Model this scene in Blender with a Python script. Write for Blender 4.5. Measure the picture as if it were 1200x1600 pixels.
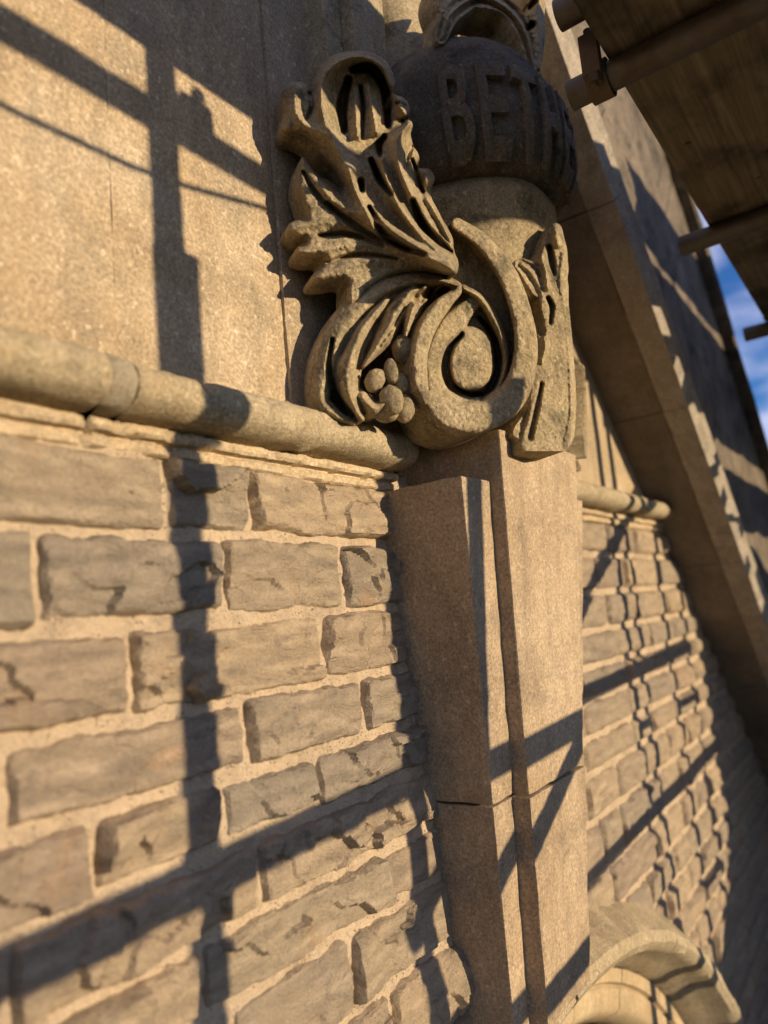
import bpy, bmesh, math, random
import numpy as np
from mathutils import Vector, Matrix, noise as mnoise

for o in list(bpy.data.objects):
    bpy.data.objects.remove(o, do_unlink=True)
scn = bpy.context.scene
C = scn.collection

# ------------------------------------------------------------------ camera
# world: X along the wall (away from the viewer), Y into the wall (face of wall at Y=0), Z up; camera at Z=0
F = 1150.0                                   # focal length in pixels of the 1200x1600 photograph
CAM = np.array([0.0, -0.70, 0.0])
def nrm(v):
    v = np.array(v, float); return v / np.linalg.norm(v)
Xc = nrm([830, 90, F])                       # wall direction seen by the camera (x right, y down, z forward)
Uc = np.array([-0.09, -1.0, 0.0]); Uc[2] = -(Uc[0]*Xc[0] + Uc[1]*Xc[1]) / Xc[2]; Uc = nrm(Uc)
Yc = np.cross(Uc, Xc)
RIGHT = np.array([Xc[0], Yc[0], Uc[0]]); DOWN = np.array([Xc[1], Yc[1], Uc[1]]); FWD = np.array([Xc[2], Yc[2], Uc[2]])
cd = bpy.data.cameras.new('camera'); cam = bpy.data.objects.new('camera', cd); C.objects.link(cam)
cd.sensor_fit = 'VERTICAL'; cd.sensor_height = 36.0; cd.lens = F / 1600 * 36
cd.clip_start = 0.02; cd.clip_end = 5000
M = Matrix.Identity(4)
for i in range(3):
    M[i][0] = RIGHT[i]; M[i][1] = -DOWN[i]; M[i][2] = -FWD[i]; M[i][3] = CAM[i]
cam.matrix_world = M
cd.dof.use_dof = True; cd.dof.focus_distance = 1.16; cd.dof.aperture_fstop = 2.1
scn.camera = cam
scn.render.resolution_x = 768; scn.render.resolution_y = 1024

def ray(px, py):
    px = np.asarray(px, float) - 600; py = np.asarray(py, float) - 800
    return px[..., None]*RIGHT + py[..., None]*DOWN + F*FWD
def P(px, py, Y=0.0):                        # pixel -> point on the plane Y
    d = ray(px, py); s = (Y - CAM[1]) / d[..., 1]
    return CAM + d*s[..., None]
def PZ(px, py, Z):
    d = ray(px, py); s = (Z - CAM[2]) / d[..., 2]
    return CAM + d*s[..., None]

# ------------------------------------------------------------------ light
TAZ, TEL = 0.16, 0.125                       # tangents: sun to the right of the wall normal, sun elevation
SUN = nrm([TAZ, -1.0, TEL])
w = bpy.data.worlds.new('World'); scn.world = w; w.use_nodes = True
nt = w.node_tree; nt.nodes.clear()
wo = nt.nodes.new('ShaderNodeOutputWorld'); bg = nt.nodes.new('ShaderNodeBackground')
sky = nt.nodes.new('ShaderNodeTexSky'); sky.sky_type = 'NISHITA'; sky.sun_disc = False
sky.sun_elevation = math.asin(SUN[2]); sky.sun_rotation = math.atan2(SUN[0], SUN[1])
sky.air_density = 1.0; sky.dust_density = 0.2; sky.ozone_density = 4.5
tcw = nt.nodes.new('ShaderNodeTexCoord'); mpw = nt.nodes.new('ShaderNodeMapping'); mpw.inputs['Scale'].default_value = (1, 1, 2.6)
nzw = nt.nodes.new('ShaderNodeTexNoise'); nzw.inputs['Scale'].default_value = 3.1; nzw.inputs['Detail'].default_value = 7; nzw.inputs['Roughness'].default_value = 0.55
crw = nt.nodes.new('ShaderNodeValToRGB'); crw.color_ramp.elements[0].position = 0.44; crw.color_ramp.elements[1].position = 0.66
mxw = nt.nodes.new('ShaderNodeMix'); mxw.data_type = 'RGBA'; mxw.inputs[7].default_value = (6.6, 5.4, 5.3, 1)
L = nt.links.new
L(tcw.outputs['Generated'], mpw.inputs['Vector']); L(mpw.outputs[0], nzw.inputs['Vector']); L(nzw.outputs['Fac'], crw.inputs[0])
L(crw.outputs[0], mxw.inputs[0]); L(sky.outputs[0], mxw.inputs[6]); tnt = nt.nodes.new('ShaderNodeMix'); tnt.data_type = 'RGBA'; tnt.blend_type = 'MULTIPLY'; tnt.inputs[0].default_value = 1.0; tnt.inputs[7].default_value = (0.88, 1.06, 1.40, 1)
L(mxw.outputs[2], tnt.inputs[6]); L(tnt.outputs[2], bg.inputs['Color']); L(bg.outputs[0], wo.inputs['Surface'])
bg.inputs['Strength'].default_value = 0.14
sd = bpy.data.lights.new('sun', 'SUN'); sun = bpy.data.objects.new('sun', sd); C.objects.link(sun)
sd.energy = 5.0; sd.angle = math.radians(0.55); sd.color = (1.0, 0.805, 0.55)
sun.rotation_euler = Vector(SUN).to_track_quat('Z', 'Y').to_euler()
sun.location = (1, -6, 4)
scn.view_settings.view_transform = 'Standard'; scn.view_settings.look = 'None'
scn.view_settings.exposure = 0.22; scn.view_settings.gamma = 1.0
scn.view_settings.use_curve_mapping = False

# ------------------------------------------------------------------ helpers
rnd = random.Random(7)
def thing(name, label, cat, loc=(0, 0, 0), group=None):
    o = bpy.data.objects.new(name, None); C.objects.link(o); o.location = loc; o.empty_display_size = 0.05
    o['label'] = label; o['category'] = cat
    if group: o['group'] = group
    return o
def tag(o, label, cat, group=None):
    o['label'] = label; o['category'] = cat
    if group: o['group'] = group
    return o
def under(o, parent):
    o.parent = parent
    o.matrix_parent_inverse = Matrix.Translation(-Vector(root_loc(parent)))
def root_loc(p):
    l = Vector(p.location)
    return l if p.parent is None else Vector((0, 0, 0)) + (l if p.type == 'EMPTY' else Vector((0, 0, 0)))
def mesh_obj(name, verts, faces, mat, parent=None, smooth=True, auto=None):
    me = bpy.data.meshes.new(name)
    me.from_pydata([tuple(map(float, v)) for v in verts], [], faces)
    me.materials.append(mat)
    if smooth:
        me.polygons.foreach_set('use_smooth', [True]*len(me.polygons))
        if auto: me.set_sharp_from_angle(angle=math.radians(auto))
    me.update()
    o = bpy.data.objects.new(name, me); C.objects.link(o)
    if parent is not None: under(o, parent)
    return o
def bm_obj(name, bm, mat, parent=None, smooth=False, auto=35):
    me = bpy.data.meshes.new(name)
    bmesh.ops.recalc_face_normals(bm, faces=bm.faces)
    bm.to_mesh(me); bm.free(); me.materials.append(mat)
    if smooth:
        me.polygons.foreach_set('use_smooth', [True]*len(me.polygons)); me.set_sharp_from_angle(angle=math.radians(auto))
    o = bpy.data.objects.new(name, me); C.objects.link(o)
    if parent is not None: under(o, parent)
    return o
def fbm(p, sc, oc=4, seed=0.0):
    return mnoise.fractal((p[0]*sc+seed, p[1]*sc+seed*1.7, p[2]*sc-seed), 0.9, 2.0, oc)

def grid_faces(nu, nv, keep=None, flip=False):
    f = []
    for j in range(nv-1):
        for i in range(nu-1):
            if keep is not None and not keep[j, i]: continue
            a = j*nu+i
            q = (a, a+1, a+1+nu, a+nu)
            f.append(q[::-1] if flip else q)
    return f

def block(name, corners, mat, parent, bev=0.004, sub=0, rough=0.0, seed=1.0, rs=14):
    """8 corners: bottom 4 (ccw) then top 4; bevelled, optionally subdivided and roughened"""
    bm = bmesh.new()
    v = [bm.verts.new(tuple(map(float, c))) for c in corners]
    for q in ((3, 2, 1, 0), (4, 5, 6, 7), (0, 1, 5, 4), (1, 2, 6, 5), (2, 3, 7, 6), (3, 0, 4, 7)):
        bm.faces.new([v[i] for i in q])
    bmesh.ops.recalc_face_normals(bm, faces=bm.faces)
    if sub:
        bmesh.ops.subdivide_edges(bm, edges=bm.edges[:], cuts=sub, use_grid_fill=True)
    if bev:
        sharp = [e for e in bm.edges if len(e.link_faces) == 2 and e.calc_face_angle(0) > 0.5]
        bmesh.ops.bevel(bm, geom=sharp, offset=bev, segments=2, profile=0.6, affect='EDGES', clamp_overlap=True)
    if rough:
        bm.normal_update()
        for x in bm.verts:
            n = x.normal.copy()
            x.co += n * rough * fbm(x.co, rs, 4, seed)
    return bm_obj(name, bm, mat, parent, smooth=True, auto=40)
def boxc(x0, x1, y0, y1, z0, z1):
    return [(x0, y0, z0), (x1, y0, z0), (x1, y1, z0), (x0, y1, z0), (x0, y0, z1), (x1, y0, z1), (x1, y1, z1), (x0, y1, z1)]
def tube_mesh(bm, a, b, r, seg=20, hollow=True):
    a = Vector(a); b = Vector(b); d = (b-a).normalized()
    u = d.orthogonal().normalized(); v = d.cross(u)
    rings = []
    spec = [(a, r*0.86), (a, r), (b, r), (b, r*0.86)] if hollow else [(a, r), (b, r)]
    for c, rr in spec:
        rings.append([bm.verts.new(c + u*math.cos(t)*rr + v*math.sin(t)*rr) for t in [2*math.pi*k/seg for k in range(seg)]])
    if hollow: rings.append(rings[0])
    for q in range(len(rings)-1):
        for k in range(seg):
            bm.faces.new((rings[q][k], rings[q][(k+1) % seg], rings[q+1][(k+1) % seg], rings[q+1][k]))
    if not hollow:
        bm.faces.new(rings[0][::-1]); bm.faces.new(rings[1])

# ------------------------------------------------------------------ materials
class NT:
    def __init__(s, name, rough=0.9):
        s.m = bpy.data.materials.new(name); s.m.use_nodes = True
        s.t = s.m.node_tree; s.b = s.t.nodes['Principled BSDF']; s.b.inputs['Roughness'].default_value = rough
        s.b.inputs['Specular IOR Level'].default_value = 0.25
        s.tc = s.t.nodes.new('ShaderNodeTexCoord')
        s.co = s.tc.outputs['Object']
    def n(s, k, **kw):
        x = s.t.nodes.new(k)
        for a, b in kw.items(): setattr(x, a, b)
        return x
    def l(s, a, b): s.t.links.new(a, b)
    def noise(s, sc, det=5, ro=0.6, dist=0.0, stretch=None):
        x = s.n('ShaderNodeTexNoise'); x.inputs['Scale'].default_value = sc; x.inputs['Detail'].default_value = det
        x.inputs['Roughness'].default_value = ro; x.inputs['Distortion'].default_value = dist
        if stretch:
            m = s.n('ShaderNodeMapping'); m.inputs['Scale'].default_value = stretch; s.l(s.co, m.inputs['Vector']); s.l(m.outputs[0], x.inputs['Vector'])
        else: s.l(s.co, x.inputs['Vector'])
        return x.outputs['Fac']
    def vor(s, sc, feat='F1'):
        x = s.n('ShaderNodeTexVoronoi'); x.feature = feat; x.inputs['Scale'].default_value = sc; s.l(s.co, x.inputs['Vector'])
        return x.outputs['Distance']
    def ramp(s, fac, stops):
        r = s.n('ShaderNodeValToRGB'); e = r.color_ramp.elements
        while len(e) < len(stops): e.new(0.5)
        for k, (p, c) in enumerate(stops):
            e[k].position = p; e[k].color = tuple(c)+(1,) if not isinstance(c, (int, float)) else (c, c, c, 1)
        s.l(fac, r.inputs[0]); return r.outputs[0]
    def mix(s, f, a, b, mode='MIX'):
        x = s.n('ShaderNodeMix', data_type='RGBA', blend_type=mode)
        for sk, v in ((x.inputs[0], f), (x.inputs[6], a), (x.inputs[7], b)):
            if isinstance(v, (int, float)): sk.default_value = v
            elif isinstance(v, tuple): sk.default_value = v+(1,)
            else: s.l(v, sk)
        return x.outputs[2]
    def math(s, op, a, b):
        x = s.n('ShaderNodeMath', operation=op)
        for sk, v in ((x.inputs[0], a), (x.inputs[1], b)):
            if isinstance(v, (int, float)): sk.default_value = v
            else: s.l(v, sk)
        return x.outputs[0]
    def bump(s, h, st, dist, prev=None):
        b = s.n('ShaderNodeBump'); b.inputs['Strength'].default_value = st; b.inputs['Distance'].default_value = dist
        s.l(h, b.inputs['Height'])
        if prev is not None: s.l(prev, b.inputs['Normal'])
        return b.outputs[0]
    def done(s, col, nor=None):
        s.l(col, s.b.inputs['Base Color'])
        if nor is not None: s.l(nor, s.b.inputs['Normal'])
        return s.m

def sandstone(name, a, b, c, grain=1.0, dirt=(0.10, 0.085, 0.06), dirt_amt=0.5, lichen=0.4, dirt_sc=9, moss=0.0):
    t = NT(name, 0.92)
    big = t.noise(5, 4, 0.6, 0.4); mid = t.noise(38, 5, 0.65); fine = t.noise(330, 3, 0.7); gr = t.noise(720, 2, 0.6)
    col = t.ramp(big, [(0.32, a), (0.52, b), (0.70, c)])
    oi = t.n('ShaderNodeObjectInfo')
    col = t.mix(1.0, col, t.ramp(oi.outputs['Random'], [(0.0, (0.86, 0.85, 0.86)), (0.5, (1.0, 0.98, 0.95)), (1.0, (1.06, 1.06, 1.04))]), 'MULTIPLY')
    sk = t.noise(26, 5, 0.65, 0.2, (1.0, 1.0, 0.10))
    col = t.mix(t.ramp(sk, [(0.48, 0.0), (0.72, 0.55)]), col, tuple(x*0.45 for x in b))
    col = t.mix(t.ramp(mid, [(0.35, 0.0), (0.68, 0.55)]), col, tuple(x*0.68 for x in b))
    d = t.noise(dirt_sc, 7, 0.72, 0.3)
    col = t.mix(t.math('MULTIPLY', t.ramp(d, [(0.50, 0.0), (0.68, 1.0)]), dirt_amt), col, dirt)
    if moss:
        ms = t.noise(11, 6, 0.7)
        col = t.mix(t.math('MULTIPLY', t.ramp(ms, [(0.52, 0.0), (0.68, 1.0)]), moss), col, (0.115, 0.12, 0.045))
    ls = t.noise(85, 4, 0.75)
    col = t.mix(t.math('MULTIPLY', t.ramp(ls, [(0.58, 0.0), (0.66, 1.0)]), lichen), col, tuple(min(1, x*1.35+0.03) for x in c))
    col = t.mix(0.6*min(grain, 1.3), col, t.ramp(t.noise(210, 4, 0.75), [(0.30, 0.22), (0.70, 0.86)]), 'OVERLAY')
    pit = t.vor(190)
    col = t.mix(t.ramp(pit, [(0.05, 0.5), (0.16, 0.0)]), col, tuple(x*0.4 for x in b))
    h1 = t.math('ADD', t.math('MULTIPLY', fine, 0.6), t.math('MULTIPLY', gr, 0.35))
    h1 = t.math('ADD', h1, t.math('MULTIPLY', t.ramp(pit, [(0.0, 0.0), (0.2, 1.0)]), 0.3))
    nb = t.bump(mid, 0.5, 0.004)
    nb = t.bump(h1, 0.75*grain, 0.0022, nb)
    return t.done(col, nb)

def rubble(name, tones, seed):
    t = NT(name, 0.93)
    oi = t.n('ShaderNodeObjectInfo')
    mp = t.n('ShaderNodeMapping'); t.l(t.tc.outputs['Object'], mp.inputs['Vector'])
    cb = t.n('ShaderNodeCombineXYZ'); m2 = t.math('MULTIPLY', oi.outputs['Random'], 37.0)
    for k in range(3): t.l(m2, cb.inputs[k])
    t.l(cb.outputs[0], mp.inputs['Location']); t.co = mp.outputs[0]
    base = t.ramp(oi.outputs['Random'], [(i/(len(tones)-1), c) for i, c in enumerate(tones)])
    lay = t.noise(16, 6, 0.62, 1.0, (0.55, 1, 1.7))
    col = t.mix(t.ramp(lay, [(0.30, 0.6), (0.52, 0.0)]), base, (0.19, 0.158, 0.122))
    col = t.mix(t.ramp(lay, [(0.55, 0.0), (0.74, 0.8)]), col, (0.37, 0.275, 0.185))
    ir = t.noise(7, 5, 0.6, 0.6)
    col = t.mix(t.ramp(ir, [(0.62, 0.0), (0.76, 0.65)]), col, (0.34, 0.165, 0.06))
    dust = t.noise(24, 7, 0.75, 0.3)
    col = t.mix(t.ramp(dust, [(0.52, 0.0), (0.74, 0.5)]), col, (0.40, 0.31, 0.215))
    fine = t.noise(260, 4, 0.7)
    col = t.mix(0.4, col, t.ramp(fine, [(0.28, 0.3), (0.72, 0.8)]), 'OVERLAY')
    sp = t.vor(75)
    col = t.mix(t.ramp(sp, [(0.04, 0.6), (0.085, 0.0)]), col, (0.50, 0.43, 0.33))
    crack = t.vor(17, 'DISTANCE_TO_EDGE')
    cn = t.noise(60, 3, 0.6)
    nb = t.bump(t.noise(30, 7, 0.68, 0.6, (0.6, 1, 1.6)), 1.0, 0.016)
    nb = t.bump(fine, 0.55, 0.0022, nb)
    return t.done(col, nb)

def mortar_mat():
    t = NT('lime_mortar', 0.95)
    big = t.noise(7, 5, 0.6); fine = t.noise(420, 3, 0.7); mid = t.noise(60, 5, 0.7)
    col = t.ramp(t.noise(13, 7, 0.7), [(0.32, (0.33, 0.25, 0.17)), (0.48, (0.48, 0.365, 0.24)), (0.68, (0.56, 0.43, 0.285))])
    col = t.mix(t.ramp(mid, [(0.55, 0.0), (0.72, 0.5)]), col, (0.30, 0.225, 0.15))
    v = t.vor(165); pk = t.noise(30, 4, 0.7)
    spots = t.math('MULTIPLY', t.ramp(v, [(0.10, 1.0), (0.22, 0.0)]), t.ramp(pk, [(0.46, 0.0), (0.54, 1.0)]))
    col = t.mix(t.math('MULTIPLY', spots, 0.6), col, (0.13, 0.105, 0.085))
    v2 = t.vor(240)
    col = t.mix(t.ramp(v2, [(0.06, 0.55), (0.14, 0.0)]), col, (0.24, 0.18, 0.12))
    col = t.mix(0.4, col, t.ramp(fine, [(0.3, 0.35), (0.7, 0.8)]), 'OVERLAY')
    h = t.math('ADD', t.math('MULTIPLY', fine, 0.5), t.math('ADD', t.math('MULTIPLY', spots, 0.8), t.ramp(v2, [(0.0, 0.0), (0.18, 0.6)])))
    nb = t.bump(mid, 0.8, 0.010); nb = t.bump(h, 1.0, 0.0035, nb)
    return t.done(col, nb)

M_PANEL = sandstone('ashlar_panel_stone', (0.40, 0.285, 0.155), (0.47, 0.36, 0.225), (0.52, 0.42, 0.29), 1.25, (0.20, 0.165, 0.115), 0.62, 0.5, 8)
M_LEDGE = sandstone('ledge_stone', (0.37, 0.285, 0.17), (0.43, 0.345, 0.215), (0.48, 0.395, 0.265), 1.25, (0.145, 0.125, 0.085), 0.55, 0.45, 10, 0.25)
M_FILLET = sandstone('fillet_stone', (0.45, 0.33, 0.19), (0.53, 0.41, 0.255), (0.58, 0.46, 0.30), 1.0, (0.20, 0.15, 0.10), 0.5, 0.3, 22)
M_PIER = sandstone('pier_stone', (0.35, 0.255, 0.155), (0.42, 0.315, 0.20), (0.46, 0.355, 0.235), 1.25, (0.17, 0.13, 0.09), 0.6, 0.4, 6)
M_CARVE = sandstone('carved_stone', (0.31, 0.235, 0.13), (0.39, 0.305, 0.18), (0.44, 0.355, 0.22), 1.4, (0.085, 0.072, 0.048), 0.85, 0.5, 17, 0.45)
M_BULB = sandstone('shaded_cushion_stone', (0.085, 0.074, 0.056), (0.14, 0.115, 0.083), (0.20, 0.165, 0.115), 1.3, (0.03, 0.027, 0.023), 0.92, 0.55, 12, 0.25)  # cushion and letter stone darkened; shade under the boards is put into the colour
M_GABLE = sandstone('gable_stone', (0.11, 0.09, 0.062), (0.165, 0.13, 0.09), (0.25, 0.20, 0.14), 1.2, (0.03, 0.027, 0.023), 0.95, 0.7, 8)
M_SOFFIT = sandstone('soffit_stone', (0.185, 0.145, 0.10), (0.24, 0.19, 0.135), (0.28, 0.225, 0.165), 0.8, (0.10, 0.08, 0.055), 0.5, 0.2, 4)
M_TRIM = sandstone('gable_moulding_stone', (0.34, 0.285, 0.215), (0.42, 0.36, 0.28), (0.48, 0.42, 0.335), 1.0, (0.16, 0.135, 0.105), 0.55, 0.4, 9)  # moulding stone lightened; the sky light it catches is put into the colour
M_ARCH = sandstone('arch_stone', (0.43, 0.32, 0.175), (0.50, 0.38, 0.22), (0.54, 0.42, 0.255), 0.8, (0.22, 0.165, 0.10), 0.4, 0.2, 7)
M_STONE = rubble('rubble_stone', [(0.29, 0.24, 0.175), (0.42, 0.315, 0.20), (0.32, 0.245, 0.175), (0.45, 0.34, 0.215), (0.31, 0.25, 0.18), (0.40, 0.315, 0.205), (0.37, 0.27, 0.18)], 3)
M_MORTAR = mortar_mat()
def wood(name, a, b, c):
    t = NT(name, 0.85)
    g = t.noise(10, 7, 0.65, 0.3, (0.35, 9, 9)); st = t.noise(6, 5, 0.6); k = t.vor(7)
    col = t.ramp(g, [(0.30, a), (0.5, b), (0.72, c)])
    col = t.mix(t.ramp(st, [(0.48, 0.0), (0.66, 0.8)]), col, tuple(x*0.3 for x in a))
    col = t.mix(t.ramp(k, [(0.05, 0.85), (0.13, 0.0)]), col, tuple(x*0.22 for x in a))
    return t.done(col, t.bump(g, 0.4, 0.003))
M_WOOD = wood('weathered_board', (0.07, 0.06, 0.042), (0.13, 0.108, 0.074), (0.20, 0.168, 0.118))
def steel(name, a, b, metal=0.5, ro=0.5):
    t = NT(name, ro); t.b.inputs['Metallic'].default_value = metal
    n1 = t.noise(14, 6, 0.7); n2 = t.noise(55, 4, 0.7)
    col = t.mix(t.ramp(n1, [(0.45, 0.0), (0.65, 0.8)]), a, b)
    return t.done(col, t.bump(n2, 0.3, 0.002))
M_TUBE = steel('galvanised_tube', (0.11, 0.10, 0.09), (0.075, 0.05, 0.035))
M_CLAMP = steel('rusty_clamp', (0.14, 0.10, 0.07), (0.075, 0.05, 0.035), 0.4, 0.7)
M_ALU = steel('aluminium', (0.5, 0.5, 0.5), (0.42, 0.41, 0.4), 0.8, 0.4)
t_ = NT('shade_sheet', 0.6); M_SHADE_SHEET = t_.done(t_.ramp(t_.noise(3, 4, 0.6), [(0.3, (0.07, 0.10, 0.09)), (0.7, (0.10, 0.13, 0.11))]), t_.bump(t_.noise(5, 3, 0.5), 0.5, 0.05))  # material of the added sheet and strips that only cast shade
t_ = NT('cable_rubber', 0.6); M_CABLE = t_.done(t_.ramp(t_.noise(20, 2), [(0.3, (0.03, 0.03, 0.03)), (0.7, (0.05, 0.05, 0.05))]))
t_ = NT('dark_glass', 0.12); M_GLASS = t_.done(t_.ramp(t_.noise(2, 2), [(0.3, (0.015, 0.015, 0.017)), (0.7, (0.025, 0.025, 0.028))]))
t_ = NT('ground_gravel', 0.95); M_GROUND = t_.done(t_.ramp(t_.noise(0.8, 8, 0.7), [(0.3, (0.05, 0.065, 0.03)), (0.55, (0.07, 0.075, 0.045)), (0.75, (0.10, 0.09, 0.07))]), t_.bump(t_.noise(3, 6, 0.7), 0.5, 0.05))

# ------------------------------------------------------------------ ground
GZ = -6.0
gnd = mesh_obj('ground', [(-2500, -2500, GZ), (2500, -2500, GZ), (2500, 2500, GZ), (-2500, 2500, GZ)], [(0, 1, 2, 3)], M_GROUND, smooth=False)
gnd['kind'] = 'structure'

# ------------------------------------------------------------------ rubble wall: mortar bed + stones
ARCH = (1.33, -2.12)                          # centre of the big arch below the pilaster (X, Z)
R_HOOD = 1.47
def Zat(px, py): return float(P(px, py)[2])
def Xat(px, py): return float(P(px, py)[0])
LEDGE_B = float(P(300, 722, -0.012)[2])                       # underside of the fillets
bed_px = [[(0, 825), (244, 830), (400, 843), (540, 846)], [(0, 995), (180, 976), (350, 966), (590, 950)],
          [(0, 1174), (277, 1111), (350, 1094), (620, 1036)], [(0, 1320), (277, 1236), (350, 1200), (625, 1138)],
          [(0, 1466), (300, 1345), (350, 1313), (630, 1212)], [(75, 1586), (289, 1488), (350, 1448), (637, 1305)],
          [(361, 1566), (648, 1384)], [(519, 1594), (665, 1492)]]
beds = [LEDGE_B] + [sum(Zat(*p) for p in b)/len(b) for b in bed_px]
while beds[-1] > -2.2: beds.append(beds[-1] - rnd.choice([0.085, 0.1, 0.115, 0.09]))
print('BEDS', [round(b, 3) for b in beds])
joint_px = {0: [(250, 780), (378, 785)], 1: [(50, 910), (340, 905), (528, 900)], 2: [(194, 1060), (494, 1010)],
            3: [(374, 1145), (557, 1100)], 4: [(135, 1345), (338, 1260), (487, 1225)], 5: [(392, 1360)],
            6: [(305, 1510), (590, 1370)], 7: [(350, 1560), (540, 1520)], 8: [(420, 1640), (600, 1560)]}
wall = thing('stone_wall', 'coursed rubble wall of brown and grey stones in sandy mortar below the moulded ledge', 'wall', (0.8, 0.05, GZ))
def arch_push(x, z, R):
    dx, dz = x-ARCH[0], z-ARCH[1]; r = math.hypot(dx, dz)
    if r < R:
        k = R/max(r, 1e-6); return ARCH[0]+dx*k, ARCH[1]+dz*k
    return x, z
def make_stone(x0, x1, z0, z1, res, seed, prot, amp=1.0):
    nu = max(5, int((x1-x0)/res)); nv = max(5, int((z1-z0)/res))
    r = random.Random(seed)
    lx, lz = x1-x0, z1-z0
    npl = max(4, int(lx*lz*r.uniform(260, 800)))
    sites = [(x0+lx*r.random(), z0+lz*r.random(), r.gauss(0, 0.0028)*r.choice([0.4, 1, 1.6]), r.uniform(-0.30, 0.22), r.uniform(-0.26, 0.26)) for _ in range(npl)]
    S = np.array(sites)
    lean = r.uniform(-0.04, 0.04); leanz = r.uniform(-0.06, 0.06); calm = r.choice([0.35, 0.8, 1.1, 1.5])*amp
    V = []
    for j in range(nv):
        for i in range(nu):
            u = i/(nu-1); v = j/(nv-1)
            x = x0+lx*u; z = z0+lz*v
            p = (x, seed*0.37, z)
            ex = min(u, 1-u)*lx; ez = min(v, 1-v)*lz
            wob = 0.0060*mnoise.noise((x*11+seed, seed, z*11)) + 0.0034*fbm(p, 34, 3, seed)
            wob *= amp
            e = min(ex, ez) if not (ex < 0.008 and ez < 0.008) else 0.008-math.hypot(0.008-ex, 0.008-ez)
            e = e + wob
            edge = max(0.0, min(1.0, e/0.0075)); edge = 1-(1-edge)**1.7
            wx = x+0.022*mnoise.noise((x*17+seed, z*17, 1.3))+0.010*mnoise.noise((x*48+seed, z*48, 4.3))
            wz = z+0.022*mnoise.noise((x*17+seed, z*17, 7.7))+0.010*mnoise.noise((x*48+seed, z*48, 9.1))
            d = (S[:, 0]-wx)**2*0.55+(S[:, 1]-wz)**2*1.5
            k = int(d.argmin()); q = sites[k]
            h = prot + calm*(q[2]*1.5 + q[3]*(x-q[0])*0.6 + q[4]*(z-q[1])*0.6)
            h += lean*(x-(x0+x1)/2) + leanz*(z-(z0+z1)/2)
            n1 = fbm(p, 12, 4, seed+3)
            h += amp*(0.0045*n1 + 0.0030*fbm(p, 48, 4, seed+9))
            h = max(0.0085, h)
            dome = 1-0.16*(2*v-1)**4-0.12*(2*u-1)**6
            y = 0.004 - (h*dome+0.008)*edge
            xx, zz = x + wob*0.4*(1-edge), z + 0.4*wob*(1-edge)
            xx, zz = arch_push(xx, zz, R_HOOD-0.01)
            V.append((xx, y, zz))
    # perimeter skirt into the mortar
    fc = grid_faces(nu, nv)
    ring = [i for i in range(nu)] + [j*nu+nu-1 for j in range(1, nv)] + [(nv-1)*nu+i for i in range(nu-2, -1, -1)] + [j*nu for j in range(nv-2, 0, -1)]
    b0 = len(V)
    for k in ring: V.append((V[k][0], 0.03, V[k][2]))
    n = len(ring)
    for k in range(n): fc.append((ring[(k+1) % n], ring[k], b0+k, b0+(k+1) % n))
    return V, fc
ns = 0
PIER_L, PIER_R = 1.20, 1.255
for ri in range(len(beds)-1):
    zt, zb = beds[ri], beds[ri+1]
    m = 0.0040
    z1, z0 = zt-(m if ri else -0.004), zb+m
    # left of the pilaster
    if zb > -1.1:
        if ri in joint_px:
            js = [Xat(*p) for p in joint_px[ri]]
            xs = [js[0]-rnd.uniform(0.22, 0.34)] + js + [1.075 if ri < 4 else 1.10]
            while xs[0] > 0.0: xs.insert(0, xs[0]-rnd.uniform(0.14, 0.3))
        else:
            xs = [-0.1+rnd.uniform(0, .1)]
            while xs[-1] < 0.9: xs.append(xs[-1]+rnd.uniform(0.12, 0.3))
            xs[-1] = 1.1
        for a, b in zip(xs[:-1], xs[1:]):
            if b < 0.12: continue
            seed = ns*1.37+2
            V, fc = make_stone(a+0.0028, b-0.0028, z0+rnd.uniform(-.003, .004), z1+rnd.uniform(-.004, .003), 0.0030, seed, rnd.uniform(0.010, 0.019))
            mesh_obj('stone', V, fc, M_STONE, wall, auto=32); ns += 1
    # right of the pilaster
    x = 1.36+rnd.uniform(0, 0.1)
    while x < 4.6:
        lw = rnd.uniform(0.14, 0.36)
        cx, cz = x+lw/2, (z0+z1)/2
        rr = math.hypot(cx-ARCH[0], cz-ARCH[1])
        far = max(math.hypot(q-ARCH[0], z1-ARCH[1]) for q in (x, x+lw))
        if far > R_HOOD+0.02 and zb > -1.9 and not (zb < -0.75 and x > 4.2):
            V, fc = make_stone(x+0.005, x+lw-0.005, z0+0.001, z1-0.001, 0.009 if x < 2.6 else 0.016, ns*1.37+2, rnd.uniform(0.008, 0.013), 0.45)
            mesh_obj('stone', V, fc, M_STONE, wall, auto=60); ns += 1
        x += lw
print('STONES', ns)
def sheet(name, x0, x1, z0, z1, res, mat, parent, yf, keepf=None):
    nu = int((x1-x0)/res)+1; nv = int((z1-z0)/res)+1
    xs = np.linspace(x0, x1, nu); zs = np.linspace(z0, z1, nv)
    V = []
    for z in zs:
        for x in xs:
            xx, zz = arch_push(x, z, R_HOOD-0.015) if keepf else (x, z)
            V.append((xx, yf(xx, zz), zz))
    keep = None
    if keepf:
        keep = np.ones((nv-1, nu-1), bool)
        for j in range(nv-1):
            for i in range(nu-1):
                if keepf((xs[i]+xs[i+1])/2, (zs[j]+zs[j+1])/2): keep[j, i] = False
    return mesh_obj(name, V, grid_faces(nu, nv, keep), mat, parent)
mort_y = lambda x, z: -0.0062 - 0.0050*fbm((x, 0.3, z), 22, 4, 5.0) - 0.0015*fbm((x, 0.9, z), 90, 2, 1.0)
sheet('mortar', -0.25, 1.2, -1.15, LEDGE_B+0.03, 0.006, M_MORTAR, wall, mort_y)
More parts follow.
